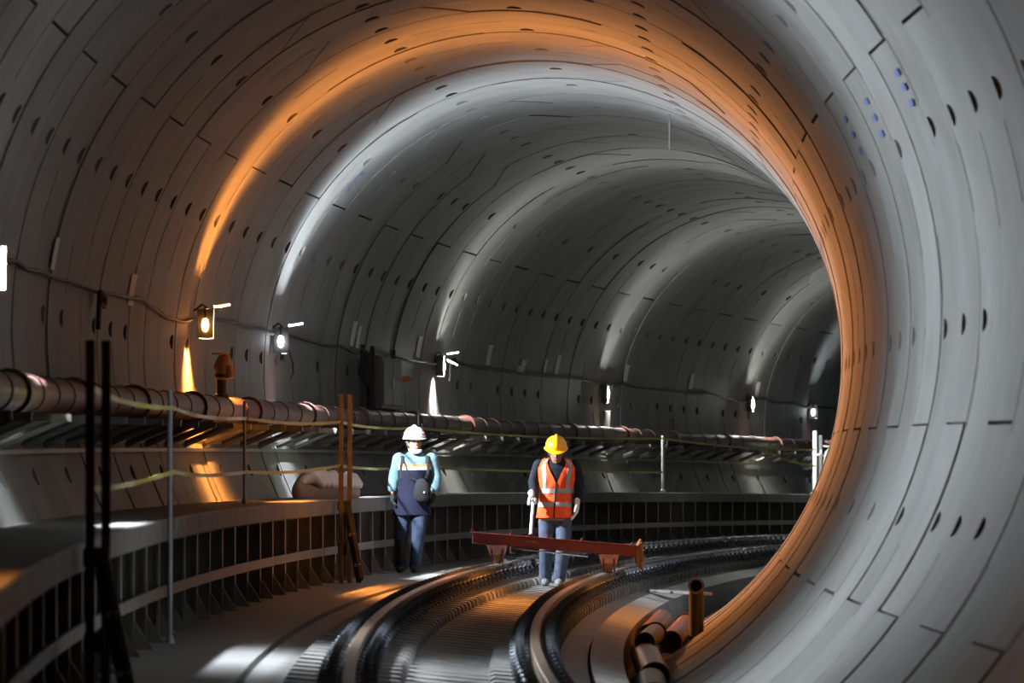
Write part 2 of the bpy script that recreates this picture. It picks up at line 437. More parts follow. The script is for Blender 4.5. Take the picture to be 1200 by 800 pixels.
# rail profile (local x across, z up, head top at 0)
RP = [(-.0325, -.008), (-.027, 0), (.027, 0), (.0325, -.008), (.031, -.036), (.0085, -.048), (.0085, -.128), (.055, -.143), (.0625, -.153), (-.0625, -.153), (-.055, -.143), (-.0085, -.128), (-.0085, -.048), (-.031, -.036)]
for q0, z0 in ((QL, ZL), (QR, ZR)):
    ca, sa_ = math.cos(CANT), math.sin(CANT)
    prof = [(q0 + x * ca - y * sa_, z0 + x * sa_ + y * ca) for x, y in RP]
    mb = MB(); mb.sweep(prof, 12, 138, 1.0); rail = mb.build('rail', M['rail'], track, 35)
    # fastening: one clip each side on every sleeper (sub-parts of the rail)
    for side in (1, -1):
        mb = MB()
        mb.cbox((0, 0, -0.118), (0.11, 0.16, 0.022), 0.006)
        pts = [(side * .055, -.065, -.078), (side * .015, -.065, -.045), (-side * .035, -.06, -.085), (-side * .06, -.02, -.065), (-side * .06, .02, -.065), (-side * .035, .06, -.085), (side * .015, .065, -.045), (side * .055, .065, -.078)]
        mb.tube(pts, 0.017, 6)
        mb.tube([(-side * .005, 0, -.11), (-side * .005, 0, .004)], 0.018, 6)
        mb.box((-side * .005, 0, -.020), (.055, .055, .032))
        cme = mb.mesh('rail_clip', M['clip'], 30)
        for s in slp:
            o = link('rail_clip', cme, rail)
            qq = q0 - side * 0.105
            put(o, qq, z0 - side * 0.105 * math.tan(CANT), s); o.rotation_euler.y = CANT

# ------------------------------------------------------------------ raised walkway on the left
walk = thing('service_walkway', 'raised concrete side walkway on steel posts along the left wall', 'walkway')
nA, nB = 16, 90
for n in range(nA, nB):
    s0 = S0 + n * RING; s1 = s0 + RING - 0.012
    mb = MB(); mb.sweep([(1.90, -1.325), (1.91, -1.315), (2.68, -1.315), (2.60, -1.465), (1.91, -1.465), (1.90, -1.455)], s0, s1, 0.8)
    mb.build('slab_panel', M['slab'], walk, 25)
mb = MB()
mb.box((-2.16, 0, -1.80), (0.26, 0.035, 0.67)); mb.box((-2.03, 0, -1.80), (0.02, 0.11, 0.67)); mb.box((-2.29, 0, -1.80), (0.02, 0.11, 0.67))
post_me = mb.mesh('walkway_post', M['steel'], 0)
mb = MB(); mb.add([(-2.03, -.015, -1.93), (-1.90, -.015, -2.13), (-2.03, -.015, -2.13), (-2.03, .015, -1.93), (-1.90, .015, -2.13), (-2.03, .015, -2.13)], [(0, 1, 2), (3, 5, 4), (0, 3, 4, 1), (1, 4, 5, 2), (2, 5, 3, 0)])
gus_me = mb.mesh('gusset', M['steel'], 0)
for n in range(nA, nB):
    s = S0 + n * RING + 0.25
    o = link('walkway_post', post_me, walk); put(o, 0, 0, s)
    g = link('gusset', gus_me, o)
for n in range(nA, nB, 4):
    s0 = S0 + n * RING; s1 = s0 + 4 * RING - 0.015
    mb = MB(); mb.sweep([(1.985, -1.785), (2.005, -1.785), (2.005, -1.86), (1.985, -1.86)], s0, s1); mb.build('face_rail', M['steel'], walk, 0)
    mb = MB(); mb.sweep([(2.30, -1.95), (2.36, -1.95), (2.36, -2.0), (2.30, -2.0)], s0, s1); mb.build('rear_rail', M['steel'], walk, 0)

# ------------------------------------------------------------------ red pipe on brackets
PQ, PR = 2.62, 0.115
def pipez(s): return -0.51 + 0.11 * max(0, s - 39) / 83
pipe = thing('water_main', 'long dull red banded pipe running along the left tunnel wall above the walkway', 'pipe')
seg_len = RING * 4
k = 0; s = 28.0
while s < 137:
    e = s + seg_len; n = 8
    mb = MB(); mb.tube([W(PQ, pipez(s + (e - s) * i / n), s + (e - s) * i / n) for i in range(n + 1)], PR, 16)
    mb.build('pipe_length', M['pipe'], pipe, 40)
    for i in range(4):
        ss = s + RING * i
        big = i == 0
        hl = 0.10 if big else 0.035
        mb = MB(); mb.tube([W(PQ, pipez(ss - hl), ss - hl), W(PQ, pipez(ss + hl), ss + hl)], PR + (0.028 if big else 0.010), 16)
        mb.build('pipe_collar' if big else 'pipe_band', M['band'] if not big else M['pipe'], pipe, 40)
    s = e
rack = thing('pipe_rack', 'row of angled steel wall brackets and channels carrying the red pipe', 'pipe rack')
rng = random.Random(3)
s = 29.0
mb = MB(); mb.box((-2.655, 0, -0.03), (0.51, 0.06, 0.05)); mb.tube([(-2.44, 0, -.03), (-2.85, 0, -.20)], (0.028, 0.028), 4); arm_me = mb.mesh('bracket', M['steel'], 0)
while s < 137:
    o = link('bracket', arm_me, rack); put(o, 0, pipez(s) - PR - 0.005, s)
    s += 1.9
for zz in (-0.255, -0.325):
    s = 28.0
    while s < 137:
        mb = MB(); n = 6
        pr = lambda x: [(2.84, pipez(x) - PR + zz + .4 - .31), (2.88, pipez(x) - PR + zz + .4 - .31), (2.88, pipez(x) - PR + zz + .4 - .34), (2.84, pipez(x) - PR + zz + .4 - .34)]
        vs = [W(q, z, s + 8.9 * i / n) for i in range(n + 1) for q, z in pr(s + 8.9 * i / n)]
        fs = [(i * 4 + a, i * 4 + (a + 1) % 4, (i + 1) * 4 + (a + 1) % 4, (i + 1) * 4 + a) for i in range(n) for a in range(4)] + [(3, 2, 1, 0), (n * 4, n * 4 + 1, n * 4 + 2, n * 4 + 3)]
        mb.add(vs, fs); mb.build('channel', M['steel'], rack, 0); s += 8.92

# ------------------------------------------------------------------ power cable along the wall
CP = [(30, .36), (33, .40), (36, .37), (39, .41), (41.5, .39), (43.45, .379), (44.87, .404), (45.77, .377), (47.11, .393), (48.4, .38), (49.67, .392), (50.97, .388), (52.31, .377), (53.61, .393), (54.95, .395), (56.29, .415), (57.58, .372), (58.9, .322), (60.31, .306), (61.93, .366), (63.59, .402), (65.3, .412), (66.78, .387), (68.22, .402), (69.72, .374), (71.17, .403), (72.98, .378), (75.1, .356), (76.57, .384), (78.15, .331), (79.61, .375), (81.19, .335), (82.67, .38), (84.24, .345), (86.71, .352), (88.81, .42), (91.35, .389), (93.86, .394), (95.75, .387), (98.27, .398), (100.8, .412), (103.35, .413), (105.3, .38), (105.98, .324), (107.32, .438), (109.13, .4), (111.06, .395), (113.63, .405), (115.91, .394), (117.48, .446), (119.15, .399), (120.81, .35), (122.1, .361), (123.33, .443), (125.01, .393), (126.61, .419), (128.62, .361), (131, .40), (134, .38)]
cable = thing('power_cable', 'black power cable sagging in short waves along the left wall above the pipe', 'cable')
pts = []
for i in range(len(CP) - 1):
    (s1, z1), (s2, z2) = CP[i], CP[i + 1]
    for k in range(6):
        t = k / 6; u = t * t * (3 - 2 * t)
        z = z1 + (z2 - z1) * u; ss = s1 + (s2 - s1) * t
        pts.append(W(math.sqrt(2.965 ** 2 - z * z), z, ss))
mb = MB(); mb.tube(pts, 0.016, 6, side=(0, 0, 1)); mb.build('cable_run', M['cable'], cable)
for s, z, r in [(52.2, .33, .07), (70.4, .36, .075), (105.7, .33, .08), (121.9, .36, .06), (88.3, .40, .06)]:
    mb = MB(); rr = random.Random(int(s))
    for k in range(5):
        a = rr.uniform(0, 6); c = Vector((-2.90 + rr.uniform(-.02, .02), rr.uniform(-.15, .15), z + rr.uniform(-.03, .03)))
        loop = [c + Vector((0, .16 * math.cos(x), r * .8 * math.sin(x))) for x in [2 * PI * i / 10 for i in range(10)]]
        mb.tube(loop, 0.014, 5, closed=True)
    mb.tube([(-2.93, -.1, z - .25), (-2.92, -.08, z), (-2.92, .05, z + .04)], .02, 6)
    o = mb.build('cable_coil', M['cable'], cable); put(o, 0, 0, s)

# ------------------------------------------------------------------ lamps
bulb_prof = [(0.012, 0.075), (0.03, 0.062), (0.040, 0.03), (0.040, -0.03), (0.030, -0.062), (0.010, -0.075)]
AREA = sum(PI * (a[0] + b[0]) * math.hypot(a[0] - b[0], a[1] - b[1]) for a, b in zip(bulb_prof, bulb_prof[1:]))
em = {}
added_glow = {'w': emit('added_glow_white', WHITE, 22), 'n': emit('added_glow_neutral', NEUTRAL, 22), 'o': emit('added_glow_orange', (1, .42, .10), 22)}
def lamp(s, q, z, watts, kind, form, label):
    col = {'o': ORANGE, 'w': WHITE, 'n': NEUTRAL}[kind]
    t = thing('work_lamp', label, 'lamp', 'work lamps on the left wall'); put(t, q, z, s)
    key = (kind, watts)
    if key not in em: em[key] = emit('lamp_glow', col, watts / AREA / PI)
    mb = MB(); mb.lathe(bulb_prof, 12); mb.build('bulb', em[key], t, 60)
    mb = MB(); mb.lathe([(0.02, .078), (0.026, .082), (0.026, .14), (0.012, .155)], 10); mb.build('socket', M['cable'], t)
    mb = MB(); mb.tube([(0, 0, .15), (-.04, .02, .18), (-.12, .02, .12)], .010, 6); mb.build('hanger', M['cable'], t)
    if form != 'open':
        # reflector channel, sized to shape the beam: a back plate and two side wings; some have a cap and a foot plate
        hw = .085; fn, ff = {'deep': (.072, .086), 'wings': (.072, .058), 'foot': (.078, .040)}.get(form, (.034, .022))  # on the orange lamps the channel is added to limit their spill
        mb = MB()
        mb.box((-.075, 0, .0), (.006, 2 * hw, .26))
        for sy, fw in ((-1, fn), (1, ff)): mb.box((fw / 2 - .0375, sy * hw, 0), (fw + .075, .006, .268))
        if form in ('foot', 'deep', 'plain'): fc = .105 if form == 'deep' else .085; mb.box((-.0775 + fc / 2, 0, -.133), (fc, 2 * hw, .006))
        dcap = {'trough': .085, 'plain': .085, 'foot': .098, 'deep': .16, 'wings': .082}.get(form, 0)
        if dcap: mb.box((-.0775 + dcap / 2, 0, .133), (dcap, 2 * hw, .006))
        mb.build('reflector', M['darksteel'], t, 0)
    if form in ('deep', 'foot', 'wings'):      # added bulb on the camera side, showing the glow the reflector hides
        mb = MB(); mb.lathe([(.008, .06), (.026, .045), (.034, 0), (.026, -.05), (.008, -.066)], 10, c=(.0, -.13, -.01)); mb.build('added_glow_bulb', added_glow[kind], t, 60)
        mb = MB(); mb.tube([(0, -.13, .05), (0, -.125, .10), (-.02, -.05, .13)], .009, 6); mb.build('bulb_wire', M['cable'], t)
    d = Vector((1, 0.3, .16)).normalized(); e = Vector((1, 0.3, -.5)).normalized()
    for k, v in enumerate((d, e)):
        if (form == 'wings' and k == 0) or (form == 'foot' and k == 0 and s < 100) or form == 'trough':
            mb = MB(); mb.tube([Vector((.06, .10, .16 - .08 * k)), Vector((.06, .10, .16 - .08 * k)) + v * .15], .012, 8); mb.build('arm_tip', M['whitepole'], t)
    return t
LL = {41.4: 'white work lamp nearest the camera, at the left edge of the frame', 61.4: 'orange glowing work lamp on the left wall above the red pipe',
      69.6: 'white work lamp with a dangling wire, just beyond the orange lamp', 86.95: 'white work lamp above the man in the white helmet, with bright wall streak below',
      105.3: 'white work lamp half hidden by a dark upright above the orange vest worker', 121.8: 'faint white lamp behind a cable coil far along the left wall',
      128.9: 'farthest white lamp above the white post at the bend', 25.0: 'orange work lamp left of the frame near the camera'}
for s, q, z, w, k, fm in LAMPS: lamp(s, q, z, w, k, fm, LL[s])
# extra bright bars beside the lamp at 88 m, and the hanging wire at 71 m
wire = MB(); zz = [(70.3, .30), (70.98, .24), (71.4, .12), (71.5, 0.0), (71.2, -.06)]
wire.tube([W(2.93, z, s) for s, z in zz], .008, 6); tag(wire.build('hanging_wire', M['cable'], None), 'thin black wire dangling below the second white lamp', 'wire')
t = thing('warning_lamp', 'small orange warning lamp beside the grey cabinet on the left wall', 'lamp'); put(t, 2.85, 0.16, 81.3)
mb = MB(); mb.lathe([(.015, .09), (.03, .07), (.034, 0), (.03, -.05), (.012, -.07)], 10); mb.build('lens', emit('warning_glow', (1, .28, .05), 6.0), t)
mb = MB(); mb.tube([(-.06, .02, -.1), (.05, .35, -.09), (.16, .45, -.07)], (.035, .035), 8); mb.build('reflector', mat('orange_reflector', (.9, .25, .05), .4), t)
mb = MB(); mb.box((-.07, 0, -.02), (.05, .08, .26)); mb.build('base', M['darksteel'], t)

# ------------------------------------------------------------------ cabinet, valve, dark uprights on the wall
t = thing('electrical_cabinet', 'dark grey electrical cabinet on the left wall beside the orange warning lamp', 'cabinet'); put(t, 2.86, 0, 80.2)
mb = MB(); mb.cbox((0.02, 0, 0.0), (.20, 2.1, .62), .012); mb.build('body', M['box'], t, 0)
mb = MB(); mb.cbox((0.13, -.5, 0.0), (.02, .95, .52), .005); d = mb.build('door', M['boxdoor'], t, 0)
mb = MB(); mb.cbox((0.145, -.1, 0.0), (.03, .04, .12), .005); mb.build('handle', M['chrome'], d, 0)
mb = MB(); mb.cbox((0.13, .5, 0.0), (.02, .95, .52), .005); d = mb.build('door', M['boxdoor'], t, 0)
for y in (-2.15, -1.15, 1.15):
    mb = MB(); mb.box((.02, y, .0), (.05, .07, .86)); mb.build('upright', M['darksteel'], t, 0)
mb = MB()
for k in range(3):
    mb.tube([(.05, -2.6 + .25 * k, .36), (.07, -2.55 + .25 * k, .05 - .05 * k), (.07, -2.35 + .25 * k, -.02 - .04 * k), (.05, -2.3 + .25 * k, .34)], .014, 6)
mb.build('cable_loop', M['cable'], t)
t = thing('hydrant_valve', 'valve with a bent outlet head standing on the red pipe under the orange lamp', 'valve'); put(t, PQ, 0, 60.7)
zt = pipez(60.7) + PR
mb = MB(); mb.lathe([(.07, zt - .02), (.07, zt + .02), (.045, zt + .03), (.045, zt + .17), (.065, zt + .18), (.065, zt + .21)], 14); mb.build('riser', M['darksteel'], t)
mb = MB(); mb.tube([(0, 0, zt + .19), (-.0, 0, zt + .27), (.02, 0, zt + .33)], [.06, .075, .065], 12, dome=True); mb.build('valve_body', M['pinkish'], t)
mb = MB(); mb.tube([(.02, 0, zt + .28), (.07, -.02, zt + .27), (.085, -.03, zt + .17)], [.045, .042, .038], 12); mb.build('outlet', M['pinkish'], t)
mb = MB(); mb.lathe([(.02, zt + .38), (.08, zt + .385), (.08, zt + .40), (.02, zt + .405)], 12, c=(-.01, 0, 0)); mb.build('handwheel', M['pinkish'], t)
t = thing('wall_upright', 'dark steel upright under the far white lamp, to the right of the yellow helmet', 'upright'); put(t, 2.90, 0, 105.5)
mb = MB(); mb.cbox((0, 0, -.20), (.12, .15, .34), .01); mb.build('column', M['darksteel'], t, 0)
mb = MB(); mb.cbox((-.02, 0, -.36), (.16, .2, .02), .004); mb.build('foot_plate', M['darksteel'], t, 0)
t = thing('short_upright', 'short dark stub standing on the pipe beyond the dark steel upright', 'upright'); put(t, 2.72, 0, 111.6)
mb = MB(); mb.cbox((0, 0, -.20), (.08, .10, .26), .01); mb.build('column', M['darksteel'], t, 0)
mb = MB(); mb.cbox((0, 0, -.325), (.14, .16, .02), .004); mb.build('foot_plate', M['darksteel'], t, 0)

# ------------------------------------------------------------------ barrier posts, stanchions, tapes
def post_frame(s, q, label, material):
    t = thing('post_frame', label, 'post'); put(t, q, 0, s)
    for x in (0.0, 0.075):
        mb = MB(); mb.cbox((x, x * 1.5, -1.215), (.045, .05, 1.83), .006); mb.build('timber_post', material, t, 0)
    mb = MB(); mb.cbox((.03, .05, -1.38), (.13, .10, .10), .01); mb.build('clamp', M['brace'], t, 0)
    d = Vector((0.20, -.9, -.66)); L = Vector((.20, -.55, -.72)).length
    a, b = Vector((.06, .02, -1.42)), Vector((.21, -.30, -2.10))
    mb = MB(); rot = (b - a).to_track_quat('Z', 'X').to_matrix()
    mb.cbox((a + b) / 2, (.11, .05, (b - a).length), .008, rot); br = mb.build('brace', M['brace'], t, 0)
    for f in (.35, .78):
        mb = MB(); c = a + (b - a) * f; mb.cbox(c + Vector((0, -.04, 0)), (.06, .03, .035), .005); mb.build('bolt_plate', M['pole'], br, 0)
    mb = MB(); mb.cbox((.02, .02, -1.80), (.10, .08, .10), .01); mb.build('clamp', M['brace'], t, 0)
    return t
post_frame(33.3, 1.835, 'pair of dark posts with a slanted brace in the left foreground', M['brace'])
post_frame(64.8, 1.835, 'pair of yellow posts with a dark brace left of the man in the white helmet', M['timber'])
def stanchion(s, q, zb, zt, label, material, r=.017, grp='handrail stanchions on the walkway'):
    t = thing('handrail_stanchion', label, 'stanchion', grp); put(t, q, 0, s, tilt=False)
    mb = MB(); mb.tube([(0, 0, zb), (0, 0, zt)], r, 10); mb.build('pole', material, t)
    mb = MB(); mb.lathe([(r * 2.2, zb), (r * 2.2, zb + .02), (r * 1.2, zb + .05)], 10); mb.build('foot', material, t)
    mb = MB(); mb.tube([(0, 0, zb + .72), (r * 2.8, -.01, zb + .74), (r * 2.8, -.01, zb + .82)], r * .5, 6); mb.build('hook', material, t)
    return t
stanchion(44.1, 1.865, -2.13, -.463, 'tall thin grey pole clamped to the walkway edge right of the dark foreground posts', M['pole'], .016)
stanchion(57.4, 2.15, -1.315, -.435, 'thin grey stanchion on the walkway below the orange lamp', M['pole'], .013)
stanchion(77.6, 2.15, -1.315, -.336, 'thin stanchion behind the man in the white helmet', M['pole'], .015)
stanchion(105.4, 2.0, -1.315, -.42, 'grey stanchion on the walkway to the right of the orange vest worker', M['pole'], .024)
stanchion(123.35, 1.95, -1.315, -.153, 'thick white stanchion at the bend beside the white hose', M['whitepole'], .042)
stanchion(125.6, 2.2, -1.315, -.20, 'second white stanchion half hidden behind the thick one', M['whitepole'], .035)
def tape(a, b, sag, label, n=14, wdt=.030, q2=None):
    """a, b = (q, z, s)"""
    mb = MB(); vs = []
    for i in range(n + 1):
        t = i / n; q = a[0] + (b[0] - a[0]) * t; z = a[1] + (b[1] - a[1]) * t - sag * 4 * t * (1 - t); s = a[2] + (b[2] - a[2]) * t
        tw = 0.5 * math.sin(3.0 * t + s)
        for u in (-.5, .5):
            for th in (0, .0025): vs.append(W(q + th + u * wdt * math.sin(tw), z + u * wdt * math.cos(tw), s))
    fs = []
    for i in range(n):
        o = i * 4
        for x, y in ((0, 1), (1, 3), (3, 2), (2, 0)): fs.append((o + x, o + y, o + 4 + y, o + 4 + x))
    fs += [(0, 2, 3, 1), (4 * n, 4 * n + 1, 4 * n + 3, 4 * n + 2)]
    mb.add(vs, fs); o = mb.build('barrier_tape', M['tape'], None, 60)
    return tag(o, label, 'tape', 'yellow barrier tapes along the walkway')
ST = [(33.4, 1.84), (44.1, 1.84), (57.4, 2.13), (64.8, 1.84), (77.6, 2.13), (105.4, 1.97), (123.3, 1.93)]
NM = ['between the dark foreground posts and the tall grey pole', 'between the tall grey pole and the stanchion under the orange lamp', 'between the stanchion under the orange lamp and the yellow posts',
      'from the yellow posts towards the man in the white helmet', 'behind the two workers', 'between the right hand grey stanchion and the white one']
ZU = [-.53, -.58, -.58, -.57, -.55, -.47, -.50]; ZD = [-1.04, -1.00, -1.04, -.99, -1.0, -1.0, -.98]
for i in range(6):
    (s1, q1), (s2, q2) = ST[i], ST[i + 1]
    tape((q1, ZU[i], s1), (q2, ZU[i + 1], s2), .03 if s2 - s1 < 15 else .05, 'upper yellow tape ' + NM[i])
    if i == 5: tape((q1, ZU[5] - .02, 116.0), (q2, -.80, s2), .05, 'loose yellow tape hanging down slantwise to the thick white stanchion')
    else: tape((q1, ZD[i], s1), (q2, ZD[i + 1], s2), .03, 'lower yellow tape ' + NM[i])
t = thing('white_hose', 'loop of white hose with yellow nozzle behind the thick white stanchion', 'hose'); put(t, 2.02, 0, 124.4)
mb = MB(); mb.tube([(.36, 0, -.42), (.22, 0, -.44), (.12, 0, -.55), (.09, 0, -.72), (.12, 0, -.88), (.20, 0, -.98), (.33, 0, -1.02)], .035, 10); mb.build('hose_loop', M['white'], t)
mb = MB(); mb.tube([(.20, .02, -.55), (.22, .02, -.68), (.19, .02, -.78)], [.05, .06, .02], 10); mb.build('nozzle', M['helmy'], t)
mb = MB(); mb.box((.20, 0, -.42), (.28, .03, .03)); mb.build('hook', M['pole'], t)

# sack on the walkway
t = thing('cement_sack', 'grey sack with a crumpled white plastic top lying on the walkway behind the yellow posts', 'sack'); put(t, 2.2, -1.315, 67.4)
mb = MB(); mb.tube([(-.24, -.6, .06), (-.20, -.3, .09), (-.02, .2, .10), (.16, .6, .085), (.24, .8, .05)], [(.10, .06), (.17, .085), (.19, .10), (.17, .085), (.09, .05)], 12, side=(0, 0, 1), dome=True)
remesh('sack_body', mb, M['sack'], t, .03, 4)
mb = MB(); rr = random.Random(5)
for k in range(9):
    a = k / 8; mb.tube([(-.20 + .36 * a, -.5 + .9 * a, .13 + .05 * rr.random()), (-.12 + .36 * a, -.35 + .9 * a, .18 + .08 * rr.random()), (-.02 + .30 * a, -.2 + .9 * a, .13)], [.045, .06, .045], 6, dome=True)
remesh('plastic_top', mb, M['white'], t, .02, 1)

# ------------------------------------------------------------------ pipes lying in the right hand trench
def trench_pipe(a, b, r, label, material, hollow=True, coupling=False):
    A, B = W(*a), W(*b); mid = (A + B) / 2
    t = thing('drain_pipe', label, 'pipe', 'loose drain pipes in the right trench'); t.location = mid
    d = (B - A); L = d.length; ax = d.normalized()
    mb = MB(); mb.lathe([(r * .86, -L / 2 + .25), (r * .86, -L / 2), (r, -L / 2), (r, L / 2), (r * .86, L / 2), (r * .86, L / 2 - .25)], 18, axis=ax)
    mb.build('pipe_wall', material, t, 40)
    if coupling:
        mb = MB(); mb.lathe([(r * 1.0, -.10), (r * 1.18, -.10), (r * 1.18, .10), (r * 1.0, .10)], 18, c=ax * (L / 2 - .15), axis=ax); mb.build('socket_end', M['cable'], t, 40)
    return t
trench_pipe((-1.36, -2.58, 46.6), (-1.36, -2.56, 49.0), .115, 'dark grey open pipe at the bottom edge of the picture in the right trench', M['pvcgrey'])
trench_pipe((-1.40, -2.56, 50.2), (-1.30, -2.54, 55.5), .12, 'brown pipe behind the dark open one in the right trench', M['pvc'])
trench_pipe((-1.31, -2.42, 54.6), (-1.37, -2.42, 57.6), .085, 'short orange pipe elbow piece lying on the trench pipes', M['pvc'], coupling=True)
trench_pipe((-1.50, -2.50, 57.6), (-1.55, -2.48, 63.0), .10, 'pinkish brown pipe end on the right of the trench heap', M['pvc'], coupling=True)
trench_pipe((-1.27, -2.48, 59.5), (-1.27, -2.47, 65.0), .09, 'brown pipe at the back of the trench heap beside the kerb', M['pvc'])
# standing pipe with an elbow that faces the camera
t = thing('standing_pipe', 'grey standing pipe with an open elbow facing the camera, by the right wall', 'pipe'); put(t, -1.71, -2.03, 58.5)
mb = MB(); el = [(0, -.10, 0), (0, -.02, 0), (0, .04, -.02), (0, .07, -.07), (0, .075, -.14), (0, .075, -.62)]
mb.tube(el, .065, 16, cap=False); mb.tube(el, .052, 16, cap=False)
n0 = len(mb.v)
mb.lathe([(.052, 0), (.065, 0)], 16, c=(0, -.10, 0), axis=(0, -1, 0)); mb.f = mb.f[:-2]; mb.m = mb.m[:-2]
mb.build('elbow', M['pvcgrey'], t, 50)
mb = MB(); mb.lathe([(.053, 0), (.073, 0), (.073, .05), (.066, .055)], 18, c=(0, -.12, 0), axis=(0, 1, 0)); mb.f = [f for f in mb.f if len(f) < 10]; mb.m = mb.m[:len(mb.f)]; mb.build('collar', M['pole'], t, 40)
# plank lying over the kerb
t = thing('plank', 'pale plank lying slantwise across the kerb in front of the standing pipe', 'plank')
A, B = W(-.95, -2.31, 71.0), W(-1.62, -2.27, 67.0); t.location = (A + B) / 2
mb = MB(); mb.cbox((0, 0, 0), (.17, .03, (B - A).length), .006, (B - A).to_track_quat('Z', 'Y').to_matrix()); o = mb.build('board', M['slab'], t, 0)
# ceiling rod hanging at the crown
mb = MB(); mb.tube([W(-1.05, 2.80, 72.4), W(-1.05, 2.42, 72.4)], .008, 6); o = mb.build('hanging_rod', M['steel']); tag(o, 'thin white rod hanging from the tunnel crown', 'rod')

# ------------------------------------------------------------------ track trolley pushed on the rails
TS = 69.0
t = thing('track_trolley', 'dark red beam trolley standing on both rails in front of the orange vest worker', 'trolley'); put(t, 0, 0, TS)
def bz(q): return -1.800 + 0.082 * q
brot = Matrix.Rotation(math.atan(0.082), 3, 'Y')
def bp(q, up=0.0, y=0.0): return Vector((-q, y, bz(q) + up))
mb = MB(); c = bp(-.025)
mb.cbox(c, (1.715, .10, .105), .006, brot)
mb.cbox(bp(-.025, .056), (1.73, .15, .012), .004, brot); mb.cbox(bp(-.025, -.052), (1.70, .13, .010), .004, brot)
mb.build('beam', M['trolley'], t, 0)
for k, q in enumerate((.83, .43, .05, -.30, -.82)):
    mb = MB(); mb.lathe([(.018, 0), (.018, .02), (.010, .022), (.010, .034)], 6, c=bp(q, .062, -.04)); mb.build('bolt', M['trolley'], t, 0)
mb = MB(); mb.cbox(bp(.22, .012, -.052), (.11, .006, .022), .002, brot); mb.build('nameplate', M['timber'], t, 0)
for q in (.575, -.575):
    zr = ZL + (q - QL) * (ZL - ZR) / (QL - QR)
    top = bz(q) - .055; H = top - zr
    mb = MB()
    mb.add([(-q - .105, -.065, top), (-q + .105, -.065, top), (-q + .075, -.065, top - .10), (-q - .075, -.065, top - .10), (-q - .105, .065, top), (-q + .105, .065, top), (-q + .075, .065, top - .10), (-q - .075, .065, top - .10)],
           [(0, 3, 2, 1), (4, 5, 6, 7), (0, 1, 5, 4), (1, 2, 6, 5), (2, 3, 7, 6), (3, 0, 4, 7)])
    br = mb.build('wheel_bracket', M['pinkish'], t, 0)
    for dx in (-.055, .055):
        mb = MB(); mb.cbox((-q + dx, 0, zr + .075), (.016, .15, .15), .004); mb.build('side_plate', M['trolley'], br, 0)
    mb = MB(); mb.lathe([(.02, -.032), (.062, -.032), (.062, .020), (.078, .020), (.078, .034), (.02, .034)], 18, c=(-q, 0, zr + .062), axis=(1 if q > 0 else -1, 0, 0)); mb.build('wheel', M['rust'], br, 40)
mb = MB(); mb.tube([bp(.42, -.075, -.03), bp(-.36, -.095, -.03)], .007, 8); mb.build('tie_rod', M['chrome'], t)
for q in (.44, -.83):
    mb = MB(); mb.tube([bp(q, -.05, -.03), bp(q, -.12, -.03), bp(q - .05, -.125, -.03)], .008, 6); mb.build('rod_hook', M['chrome'], t)
mb = MB(); rr = random.Random(9)
pts = [bp(-.90, .13), bp(-.885, .07), bp(-.895, .0), bp(-.88, -.07), bp(-.90, -.14), bp(-.895, -.17)]
mb.tube(pts, [.010, .03, .036, .042, .036, .015], 8)
for k in range(7):
    c = bp(-.89 - .02 * rr.random(), -.15 + .035 * k, -.05); mb.tube([c + Vector((.025 * math.cos(a), 0, .03 * math.sin(a))) for a in [2 * PI * i / 8 for i in range(8)]], .008, 5, closed=True)
mb.build('rusty_chain', M['rust'], t)
hq, hs, hz_ = .285, 70.30, -1.37     # where the hand closes on the handle
foot = bp(.233, .06); grip = Vector((-hq, hs - TS, hz_))
hd = (grip - foot).normalized()
mb = MB(); mb.tube([foot, foot + (grip - foot) * .5, grip + hd * .10], .017, 10); mb.build('push_handle', M['whitepole'], t)
mb = MB(); mb.lathe([(.03, -.02), (.03, .02), (.02, .04)], 10, c=foot, axis=hd); mb.build('handle_socket', M['trolley'], t)

# ------------------------------------------------------------------ people
def lerp(a, b, t): return a + (b - a) * t
def sec_at(secs, z):
    """secs: list of (z, cx, cy, rx, ry)"""
    if z <= secs[0][0]: return secs[0][1:]
    for i in range(len(secs) - 1):
        a, b = secs[i], secs[i + 1]
        if z <= b[0]:
            f = (z - a[0]) / (b[0] - a[0]); f = f * f * (3 - 2 * f) * .5 + f * .5
            return tuple(lerp(a[k], b[k], f) for k in range(1, 5))
    return secs[-1][1:]
def surf(secs, z, ang, off):
    """ang 0 = front (towards -y), positive to +x"""
    cx, cy, rx, ry = sec_at(secs, z)
    return Vector((cx + (rx + off) * math.sin(ang), cy - (ry + off) * math.cos(ang), z))
def shell(mb, secs, z0, z1, a0, a1, off, th=.006, nz=8, na=24, wob=None):
    """thick garment panel over the torso; a0/a1 may depend on z"""
    f0 = a0 if callable(a0) else (lambda z: a0); f1 = a1 if callable(a1) else (lambda z: a1)
    vs = []
    for lay in (off, off - th):
        for i in range(nz + 1):
            z = lerp(z0, z1, i / nz)
            for j in range(na + 1):
                a = lerp(f0(z), f1(z), j / na)
                w = wob(z, a) if wob else 0
                vs.append(surf(secs, z, a, lay + w))
    K = (nz + 1) * (na + 1); fs = []
    for i in range(nz):
        for j in range(na):
            a = i * (na + 1) + j; f = (a, a + 1, a + na + 2, a + na + 1)
            fs += [f, tuple(K + x for x in reversed(f))]
    for i in range(nz):
        for j in (0, na):
            a = i * (na + 1) + j; fs.append((a, a + na + 1, K + a + na + 1, K + a))
    for j in range(na):
        for i in (0, nz):
            a = i * (na + 1) + j; fs.append((a, a + 1, K + a + 1, K + a))
    mb.add(vs, fs)
